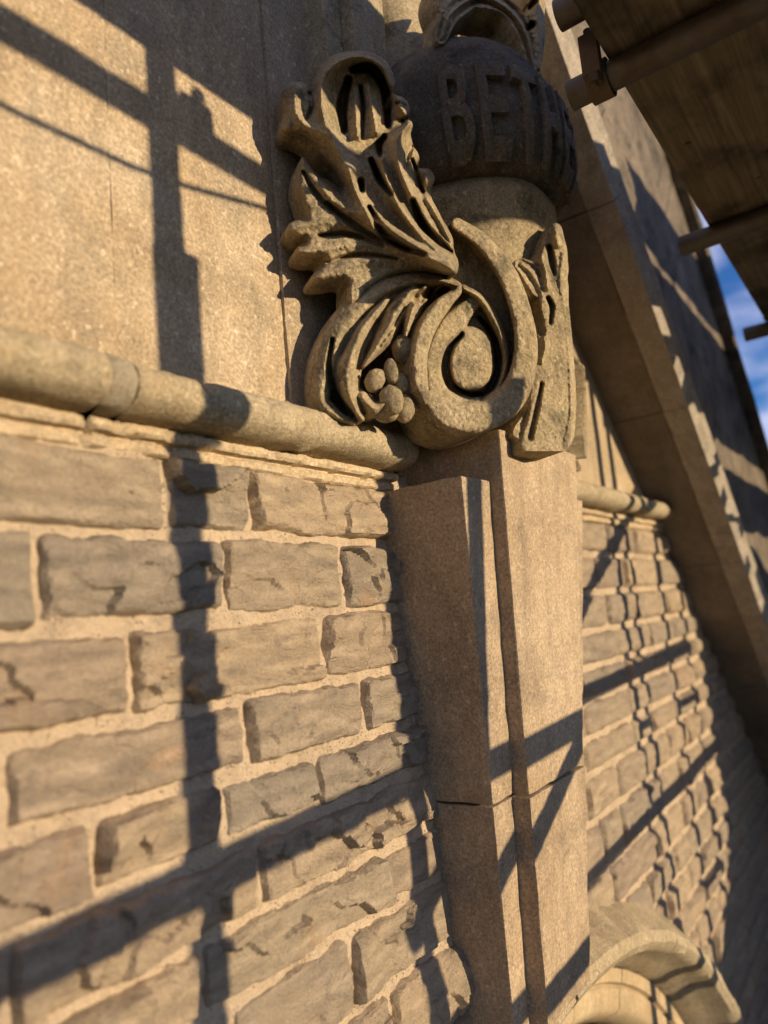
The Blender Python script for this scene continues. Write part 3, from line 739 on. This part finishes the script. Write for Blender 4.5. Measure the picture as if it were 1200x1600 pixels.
# --- lettered cushion
CB = [(0.742, 0.15, 0.15), (0.748, 0.176, 0.183), (0.772, 0.196, 0.198), (0.82, 0.208, 0.205), (0.87, 0.210, 0.205), (0.925, 0.205, 0.197), (0.975, 0.188, 0.18), (1.015, 0.157, 0.15), (1.045, 0.11, 0.108), (1.06, 0.06, 0.06)]
YB = -0.098
cush_prof = lerp_prof(CB, 70)
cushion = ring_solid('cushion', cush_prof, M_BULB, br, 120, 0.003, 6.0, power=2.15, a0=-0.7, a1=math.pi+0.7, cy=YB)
def cush_point(t, z, out):
    zs = [p[0] for p in cush_prof]
    a = float(np.interp(z, zs, [p[1] for p in cush_prof])); b = float(np.interp(z, zs, [p[2] for p in cush_prof]))
    def pt(t, z):
        a = float(np.interp(z, zs, [p[1] for p in cush_prof])); b = float(np.interp(z, zs, [p[2] for p in cush_prof]))
        c, s = math.cos(t), math.sin(t); rr = (abs(c)**2.15+abs(s)**2.15)**(-1/2.15)
        return Vector((PC-a*c*rr, YB-b*s*rr, z))
    p = pt(t, z); n = (pt(t+0.01, z)-p).cross(pt(t, z+0.004)-p).normalized()
    if n.dot(Vector((-math.cos(t), -math.sin(t), 0))) < 0: n = -n
    return p+n*out
def letters(word, t0, t1, z0, z1, mat, parent):
    slot = (t1-t0)/len(word)
    for k, ch in enumerate(word):
        cu = bpy.data.curves.new('letter', 'FONT'); cu.body = ch; cu.size = 1.0; cu.extrude = 0.5; cu.offset = 0.022; cu.resolution_u = 4
        to = bpy.data.objects.new('tmp', cu); C.objects.link(to)
        dg = bpy.context.evaluated_depsgraph_get(); me = bpy.data.meshes.new_from_object(to.evaluated_get(dg))
        bpy.data.objects.remove(to, do_unlink=True)
        bm = bmesh.new(); bm.from_mesh(me); bpy.data.meshes.remove(me)
        for _ in range(3):
            es = [e for e in bm.edges if e.calc_length() > 0.09 and abs(e.verts[0].co.z-e.verts[1].co.z) < 0.1]
            if es: bmesh.ops.subdivide_edges(bm, edges=es, cuts=1); bmesh.ops.triangulate(bm, faces=[f for f in bm.faces if len(f.verts) > 4])
        xs = [v.co.x for v in bm.verts]; ys = [v.co.y for v in bm.verts]; x0, x1 = min(xs), max(xs); y0, y1 = min(ys), max(ys)
        for v in bm.verts:
            u = (v.co.x-x0)/(x1-x0); q = (v.co.y-y0)/(y1-y0)
            t = t0+slot*(k+0.06+0.80*u); z = z0+(z1-z0)*q
            v.co = cush_point(t, z, 0.011+0.004*mnoise.noise((t*14, z*60, k)) if v.co.z > 0 else -0.012)
        bm_obj('letter', bm, mat, parent, smooth=True, auto=45)
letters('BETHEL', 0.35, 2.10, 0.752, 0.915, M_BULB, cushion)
# --- lobes above the cushion and the stem behind it
ring_solid('upper_stem', lerp_prof([(1.0, 0.16, 0.12), (1.15, 0.15, 0.11), (1.3, 0.16, 0.09), (1.5, 0.18, 0.10), (1.9, 0.18, 0.10)], 20), M_CARVE, br, 40, 0.004, 7.0)
for (a, b, y) in ((0.875, 0.925, -0.050), (0.926, 1.03, -0.075), (1.42, 1.52, -0.095), (1.521, 1.57, -0.055)):
    block('vertical_moulding', boxc(a, b, y, -0.005, 0.60, 1.9), M_CARVE, br, 0.012, 12, 0.003, a*9, 20)
G3 = Guide((1.02, -0.13), (1.24, -0.255))
R = Relief(660, -40, 864, 132)
R.stroke([(690, 60), (706, 20), (750, -5), (795, 15), (822, 55), (836, 110)], [10, 16, 18, 15, 13, 10], [0.02, 0.03, 0.035, 0.04, 0.045, 0.04], 'leaf')
R.stroke([(840, -30), (838, 20), (840, 60), (838, 105)], [14, 14, 13, 8], [0.03, 0.035, 0.035, 0.03], 'round')
R.stroke([(700, 30), (690, -10), (700, -40)], [14, 18, 20], 0.02, 'round')
R.stroke([(744, 18), (780, 30), (808, 66)], [5, 9, 5], 0.03, 'round', 'cut')
R.stroke([(836, 2), (828, 12)], [5, 5], 0.03, 'round', 'cut')
R.stroke([(832, 38), (826, 44)], [6, 5], 0.03, 'round', 'cut')
R.smooth(1).build('drooping_leaf', G3, M_CARVE, br, 0.015, -0.03, 0.0022, 15.0)

# ------------------------------------------------------------------ raking gable beyond the pilaster
gab = thing('sloping_gable', 'massive sloping gable edge with pale moulded arris, projecting over the far wall', 'gable', (3.0, 0, 0.2))
RK_A, RK_B = 2.685, -0.94
PJ = 0.19
rd = np.array([1.0, 0.0, RK_B]); rd /= np.linalg.norm(rd); rn = np.array([-rd[2], 0, rd[0]])     # along the slope, perpendicular (up)
R0 = np.array([1.35, 0, RK_A+RK_B*1.35])
def rk(s, q, y): return R0+rd*s+rn*q+np.array([0, y, 0])
LEN = 5.4
def prism(name, sec, s0, s1, mat, parent, ns=2, rough=0, seed=1.0):
    n = len(sec); V = []
    for i in range(ns):
        s = s0+(s1-s0)*i/(ns-1)
        for (q, y) in sec:
            p = rk(s, q, y)
            if rough: p = p+rn*rough*fbm(p, 14, 4, seed)+np.array([0, rough*fbm(p, 17, 4, seed+3), 0])
            V.append(p)
    fc = [(i*n+k, i*n+(k+1) % n, (i+1)*n+(k+1) % n, (i+1)*n+k) for i in range(ns-1) for k in range(n)]
    fc.append(tuple(range(n-1, -1, -1))); fc.append(tuple((ns-1)*n+k for k in range(n)))
    bm = bmesh.new(); vs = [bm.verts.new(tuple(v)) for v in V]
    for f in fc: bm.faces.new([vs[k] for k in f])
    return bm_obj(name, bm, mat, parent, smooth=True, auto=35)
s = 0.0; k = 0
cuts = [0.0, 0.62, 1.28, 1.95, 2.65, 3.4, 4.4, LEN]
for a, b in zip(cuts[:-1], cuts[1:]):
    prism('soffit_block', [(0.0, 0.3), (0.0, -PJ+0.035), (0.21, -PJ+0.035), (0.21, 0.3)], a+0.002, b-0.002, M_SOFFIT, gab, 14, 0.002, a)
    prism('arris_moulding', [(q*2.2 if q > 0 else q, y if y > -PJ+.02 else -PJ+(y+PJ)*2.2) for q, y in [(0.0, -PJ+0.033), (-0.006, -PJ), (-0.002, -PJ-0.018), (0.012, -PJ-0.024), (0.024, -PJ-0.018), (0.028, -PJ-0.006), (0.036, -PJ-0.006), (0.040, -PJ-0.016), (0.052, -PJ-0.022), (0.063, -PJ-0.014), (0.066, -PJ-0.004), (0.074, -PJ-0.002), (0.098, -PJ+0.01), (0.098, -PJ+0.033)]], a+0.0015, b-0.0015, M_TRIM, gab, 30, 0.0012, a+4)
rows = [(0.219, 0.43), (0.434, 0.80), (0.804, 1.14)]
for ri, (q0, q1) in enumerate(rows):
    cc = [0.0, 0.5+0.2*ri, 1.3-0.15*ri, 2.0+0.1*ri, 2.9-0.2*ri, 3.6+0.15*ri, 4.5, LEN]
    for a, b in zip(cc[:-1], cc[1:]):
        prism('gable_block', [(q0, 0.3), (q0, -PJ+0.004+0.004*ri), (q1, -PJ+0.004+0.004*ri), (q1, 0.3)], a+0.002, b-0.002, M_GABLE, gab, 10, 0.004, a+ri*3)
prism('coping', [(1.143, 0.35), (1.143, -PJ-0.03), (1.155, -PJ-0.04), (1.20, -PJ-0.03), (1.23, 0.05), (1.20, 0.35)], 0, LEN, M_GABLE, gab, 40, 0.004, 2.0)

# ------------------------------------------------------------------ big arched window below
aw = thing('arched_window', 'round arched window head with projecting hood mould and smooth golden recessed rings', 'arched window', (ARCH[0], 0.1, -4.6))
def arc_part(name, sec, t0, t1, mat, parent, n=8, rough=0.002, seed=1.0):
    m = len(sec); V = []
    for i in range(n):
        t = t0+(t1-t0)*i/(n-1)
        for (r, y) in sec:
            p = np.array([ARCH[0]+r*math.sin(t), y, ARCH[1]+r*math.cos(t)])
            q = rough*fbm(p, 16, 4, seed)
            V.append(p+np.array([math.sin(t)*q, -q, math.cos(t)*q]))
    bm = bmesh.new(); vs = [bm.verts.new(tuple(v)) for v in V]
    for i in range(n-1):
        for k in range(m): bm.faces.new((vs[i*m+k], vs[i*m+(k+1) % m], vs[(i+1)*m+(k+1) % m], vs[(i+1)*m+k]))
    bm.faces.new([vs[k] for k in range(m-1, -1, -1)]); bm.faces.new([vs[(n-1)*m+k] for k in range(m)])
    return bm_obj(name, bm, mat, parent, smooth=True, auto=35)
hood_sec = [(1.335, 0.05), (1.345, 0.02), (1.362, -0.005), (1.375, -0.03), (1.385, -0.06), (1.392, -0.078), (1.41, -0.09), (1.432, -0.084), (1.44, -0.07), (R_HOOD+0.012, -0.012), (R_HOOD+0.012, 0.05)]
ring1 = [(1.21, 0.42), (1.21, 0.10), (1.235, 0.06), (1.25, 0.05), (1.29, 0.05), (1.297, 0.058), (1.304, 0.045), (1.333, 0.045), (1.333, 0.42)]
ring2 = [(1.10, 0.44), (1.10, 0.205), (1.115, 0.19), (1.208, 0.19), (1.208, 0.44)]
nh = 14
for i in range(nh):
    t0 = -math.pi/2+math.pi*i/nh; t1 = t0+math.pi/nh
    arc_part('hood_block', hood_sec, t0+0.0008, t1-0.0008, M_LEDGE, aw, 14, 0.004, i)
    arc_part('voussoir', ring1, t0+0.0012, t1-0.0012, M_ARCH, aw, 8, 0.001, i+20)
    arc_part('voussoir', ring2, t0+0.11+0.0012, t1+0.11-0.0012, M_ARCH, aw, 8, 0.001, i+40)
bm = bmesh.new()
gv = [bm.verts.new((ARCH[0]+1.14*math.sin(t), 0.36, ARCH[1]+1.14*math.cos(t))) for t in np.linspace(-math.pi/2-0.05, math.pi/2+0.05, 40)]
gv2 = [bm.verts.new((v.co.x, 0.375, v.co.z)) for v in gv]
lo = [bm.verts.new((ARCH[0]+1.14, 0.36, -4.6)), bm.verts.new((ARCH[0]-1.14, 0.36, -4.6))]
bm.faces.new(gv+lo)
bm_obj('window_pane', bm, M_GLASS, aw)
for s in (-1, 1):
    block('jamb', boxc(*sorted((ARCH[0]+s*1.10, ARCH[0]+s*1.48)), 0.05, 0.45, -4.6, ARCH[1]-0.005), M_ARCH, aw, 0.004)
block('window_sill', boxc(ARCH[0]-1.55, ARCH[0]+1.55, -0.08, 0.45, -4.8, -4.602), M_ARCH, aw, 0.01)
block('wall_core', boxc(2.82, 4.9, 0.035, 0.5, GZ, -2.2), M_MORTAR, wall, 0)
block('wall_core', boxc(1.2, 2.82, 0.035, 0.5, GZ, -4.81), M_MORTAR, wall, 0)

# ------------------------------------------------------------------ scaffold
YS = -1.06                                    # plane of the standards
def cast(p, y=YS):                            # where the sun ray through p crosses the plane y
    d = p[1]-y
    return np.array([p[0]+TAZ*d, y, p[2]+TEL*d])
TR = 0.0242
def scaffold_tube(a, b, label, group='scaffold tubes', r=TR, mat=None):
    a = Vector(tuple(map(float, a))); b = Vector(tuple(map(float, b)))
    bm = bmesh.new(); tube_mesh(bm, a, b, r)
    return tag(bm_obj('scaffold_tube', bm, mat or M_TUBE, None, smooth=True, auto=40), label, 'tube', group)
def clamp(p, axis_a, axis_b, label):
    """right-angle coupler: two collars with a bolted flap each"""
    root = thing('scaffold_coupler', label, 'coupler', tuple(map(float, p)), 'scaffold couplers')
    p = Vector(tuple(map(float, p)))
    for ax, off in ((Vector(axis_a), -1), (Vector(axis_b), 1)):
        n = Vector(axis_a).cross(Vector(axis_b)).normalized()
        c = p+n*off*TR
        bm = bmesh.new(); tube_mesh(bm, c-ax*0.026, c+ax*0.026, TR+0.007, 18)
        bm_obj('collar', bm, M_CLAMP, root, smooth=True, auto=40)
        side = ax.cross(n).normalized()
        bm = bmesh.new(); tube_mesh(bm, c+side*(TR+0.010)-n*off*0.012, c+side*(TR+0.010)+n*off*0.052, 0.0065, 8, False)
        tube_mesh(bm, c+side*(TR+0.010)+n*off*0.030, c+side*(TR+0.010)+n*off*0.043, 0.0125, 6, False)
        bm_obj('bolt', bm, M_CLAMP, root)
    return root
# overhead platform
BZ = 0.862; yi = -0.425; bw = 0.232
names = ['weathered scaffold board overhead, running beside the gable', 'weathered scaffold board overhead, outer one of the platform']
for k in range(2):
    y1 = yi-k*(bw+0.014); y0 = y1-bw
    o = block('scaffold_board', boxc(-0.6, 2.72-0.02*k, y0, y1, BZ, BZ+0.038), M_WOOD, None, 0.003, 0)
    tag(o, names[k], 'board', 'scaffold boards of the platform')
    block('end_band', boxc(2.66-0.02*k, 2.685-0.02*k, y0-0.002, y1+0.002, BZ-0.002, BZ+0.0402), M_CLAMP, o, 0)
    for q in range(9):
        nx = 0.75+0.23*q+rnd.uniform(-.06, .06); ny = y0+bw*rnd.uniform(0.12, 0.88)
        bm = bmesh.new(); tube_mesh(bm, (nx, ny, BZ-0.0022), (nx, ny, BZ+0.004), rnd.uniform(0.004, 0.007), 8, False); bm_obj('nail', bm, M_CLAMP, o)
yo = yi-2*bw-0.01
ZTR = BZ-TR-0.0005
tx = [float(PZ(985.0, 104.0, ZTR)[0]), float(PZ(1085.0, 378.0, ZTR)[0]), 2.70]
tl = ['scaffold tube carrying the overhead boards, its open end clamped near the pale moulding', 'scaffold tube under the middle of the overhead boards', 'scaffold tube under the far end of the overhead boards, against the sky']
for x, lb in zip(tx, tl):
    scaffold_tube((x, yi+0.07, ZTR), (x, YS-0.15, ZTR), lb)
scaffold_tube((tx[0]-0.075, yi+0.05, BZ+0.038+TR+0.001), (tx[0]-0.075, yi-0.30, BZ+0.038+TR+0.001), 'short scaffold tube end poking past the board edge above the clamped tube')
root = thing('scaffold_coupler', 'rusty coupler clamped around the tube end beside the board edge', 'coupler', (tx[0], yi+0.012, ZTR), 'scaffold couplers')
bm = bmesh.new(); tube_mesh(bm, (tx[0], yi+0.002, ZTR), (tx[0], yi+0.036, ZTR), TR+0.007, 20); bm_obj('collar', bm, M_CLAMP, root, smooth=True, auto=40)
block('flap', boxc(tx[0]-TR-0.022, tx[0]-TR-0.002, yi+0.004, yi+0.034, ZTR-0.012, ZTR+0.060), M_CLAMP, root, 0.003)
bm = bmesh.new(); tube_mesh(bm, (tx[0]-TR-0.012, yi+0.019, ZTR-0.034), (tx[0]-TR-0.012, yi+0.019, ZTR+0.07), 0.0065, 10, False); tube_mesh(bm, (tx[0]-TR-0.012, yi+0.019, ZTR-0.026), (tx[0]-TR-0.012, yi+0.019, ZTR-0.0125), 0.0125, 6, False); bm_obj('bolt', bm, M_CLAMP, root)
o = block('scaffold_board', boxc(1.17, 1.95, YS+0.03, YS+0.068, 0.772, 0.905), M_WOOD, None, 0.003); tag(o, 'short unseen board added on edge below the platform to shade the cushion', 'board')  # board added out of view to close the shade over the cushion
# tall toe board added on the outer edge to shade panel and carving
o = block('added_toe_board', boxc(-0.05, 2.3, YS+0.045, YS+0.083, BZ+0.045, BZ+0.33), M_WOOD, None, 0.003); tag(o, 'unseen toe board added along the outside of the platform to shade the carving', 'board')
# standards (their shadows fall on panel, ledge and wall)
x1 = cast(P(277, 705))[0]; x2 = cast(P(640, 1300))[0]
scaffold_tube((x1, YS, GZ), (x1, YS, 1.9), 'upright scaffold pole whose shadow crosses the ashlar panel')
scaffold_tube((x2, YS, GZ), (x2, YS, 0.45), 'upright scaffold pole whose shadow falls beside the pilaster')
# sleeve on the first standard
za = cast(P(250, 570))[2]; zb = cast(P(250, 385))[2]
bm = bmesh.new(); tube_mesh(bm, (x1+0.010, YS, za-0.1), (x1+0.010, YS, zb), 0.036)
tag(bm_obj('sleeve_coupler', bm, M_CLAMP, None, smooth=True, auto=40), 'wider sleeve fixed on the upright scaffold pole by the panel', 'coupler')
# ledgers
z3 = cast(P(100, 92))[2]
scaffold_tube((-0.8, YS-0.05, z3), (3.1, YS-0.05, z3), 'horizontal scaffold ledger just under the overhead boards')
def ledger(pa, pb, label, ext=0.6, y=YS+0.05):
    a = cast(pa, y); b = cast(pb, y); d = b-a; d /= np.linalg.norm(d)
    return scaffold_tube(a-d*ext, b+d*ext, label)
ledger(P(0, 1520), P(995, 1045), 'horizontal scaffold ledger at chest height, shadow across wall and pilaster')
ledger(P(929, 1359), P(1099, 1180), 'low horizontal scaffold ledger, shadow over the far stones', 0.9)
ledger(P(905, 940), P(1000, 760), 'sloping scaffold brace, shadow rising over the far wall', 1.0, YS-0.05)
clamp(cast(P(300, 190), YS), (0, 0, 1), (1, 0, 0), 'coupler joining the upright pole and the ledger under the boards')
# ladders
def ladder(xa, xb, y, z0, z1, label, step=0.56):
    root = thing('ladder', label, 'ladder', ((xa+xb)/2, y, z0), 'ladders on the scaffold')
    for x in (xa, xb):
        block('stile', boxc(x-0.016, x+0.016, y-0.03, y+0.03, z0, z1), M_ALU, root, 0.003)
    z = z0+0.15
    while z < z1:
        bm = bmesh.new(); tube_mesh(bm, (xa+0.013, y, z), (xb-0.013, y, z), 0.013, 10)
        bm_obj('rung', bm, M_ALU, root, smooth=True); z += step
    return root
xs = [cast(P(*q), YS+0.12)[0] for q in ((975, 1000), (994, 1000), (1040, 1000), (1062, 950))]
ladder(xs[0], xs[1], YS+0.12, GZ, 0.75, 'narrow aluminium ladder beam on the scaffold, casting a shadow near the pilaster')
ladder(xs[2], xs[3], YS+0.12, GZ, 0.62, 'narrow aluminium ladder beam on the scaffold, nearer the added shade sheet')
o = block('shade_plywood', boxc(0.72, 1.12, YS-0.06, YS-0.045, BZ+0.05, 1.75), M_WOOD, None, 0.002); tag(o, 'unseen plywood sheet added upright on the platform to shade the upper panel', 'board')  # upright sheet added out of view to shade the panel beside the carving
# unseen sheet added to shade the far wall, left edge shaped to the shadow
xt = cast(P(1112, 1200), YS-0.35)[0]
nu, nv = 60, 50
V = []
for j in range(nv):
    for i in range(nu):
        u = i/(nu-1); v = j/(nv-1); z = -5.5+5.75*v; x0_ = xt-0.85*max(0.0, min(1.0, (-0.78-z)/0.5)); x = x0_+(xt+2.6-x0_)*u
        V.append((x+0.05*math.sin(v*9)*(1-u), YS-0.35+0.05*math.sin(u*31+2*v)+0.04*math.sin(v*13+u*5), z+0.06*math.sin(u*17)))
tp = mesh_obj('shade_sheet', V, grid_faces(nu, nv), M_SHADE_SHEET); tag(tp, 'unseen green sheet added by the scaffold to shade the far wall', 'shade_sheet')
sm = tp.modifiers.new('thickness', 'SOLIDIFY'); sm.thickness = 0.003
for zlo, zhi, xs0, sd_, lb in ((0.66, 1.145, 2.34, 1.0, 'middle unseen strip added to shade the gable face'), (1.18, 1.44, 2.34, 4.0, 'upper unseen strip added to shade the gable face'), (0.33, 0.56, 3.05, 7.0, 'lower unseen strip added above the shade sheet to shade the gable')):  # opaque strips added out of view, gaps left for the lit gable patches
    V = []
    for j in range(12):
        for i in range(90):
            u = i/89; v = j/11; x = xs0+3.4*u
            z = zlo+(zhi-zlo)*v+0.010*fbm((x, 0, v*0.4), 9, 3, sd_)
            V.append((x+0.04*math.sin(v*6+sd_), YS-0.12+0.03*math.sin(x*11+v*3), z))
    o = mesh_obj('shade_strip', V, grid_faces(90, 12), M_SHADE_SHEET); tag(o, lb, 'shade_caster')
    md = o.modifiers.new('thickness', 'SOLIDIFY'); md.thickness = 0.003
# cable
pts = [cast(P(*q), YS+0.1) for q in ((-60, 135), (0, 168), (100, 214), (201, 262), (300, 296), (416, 328))]
pts.append(pts[-1]+(pts[-1]-pts[-2])*1.2+np.array([0, 0, 0.02]))
sp = spline(np.array([list(p) for p in pts]), 8) if False else None
bm = bmesh.new()
for a, b in zip(pts[:-1], pts[1:]): tube_mesh(bm, a, b, 0.0045, 8, False)
tag(bm_obj('cable', bm, M_CABLE, None, smooth=True), 'thin black cable slung between the scaffold poles', 'cable')
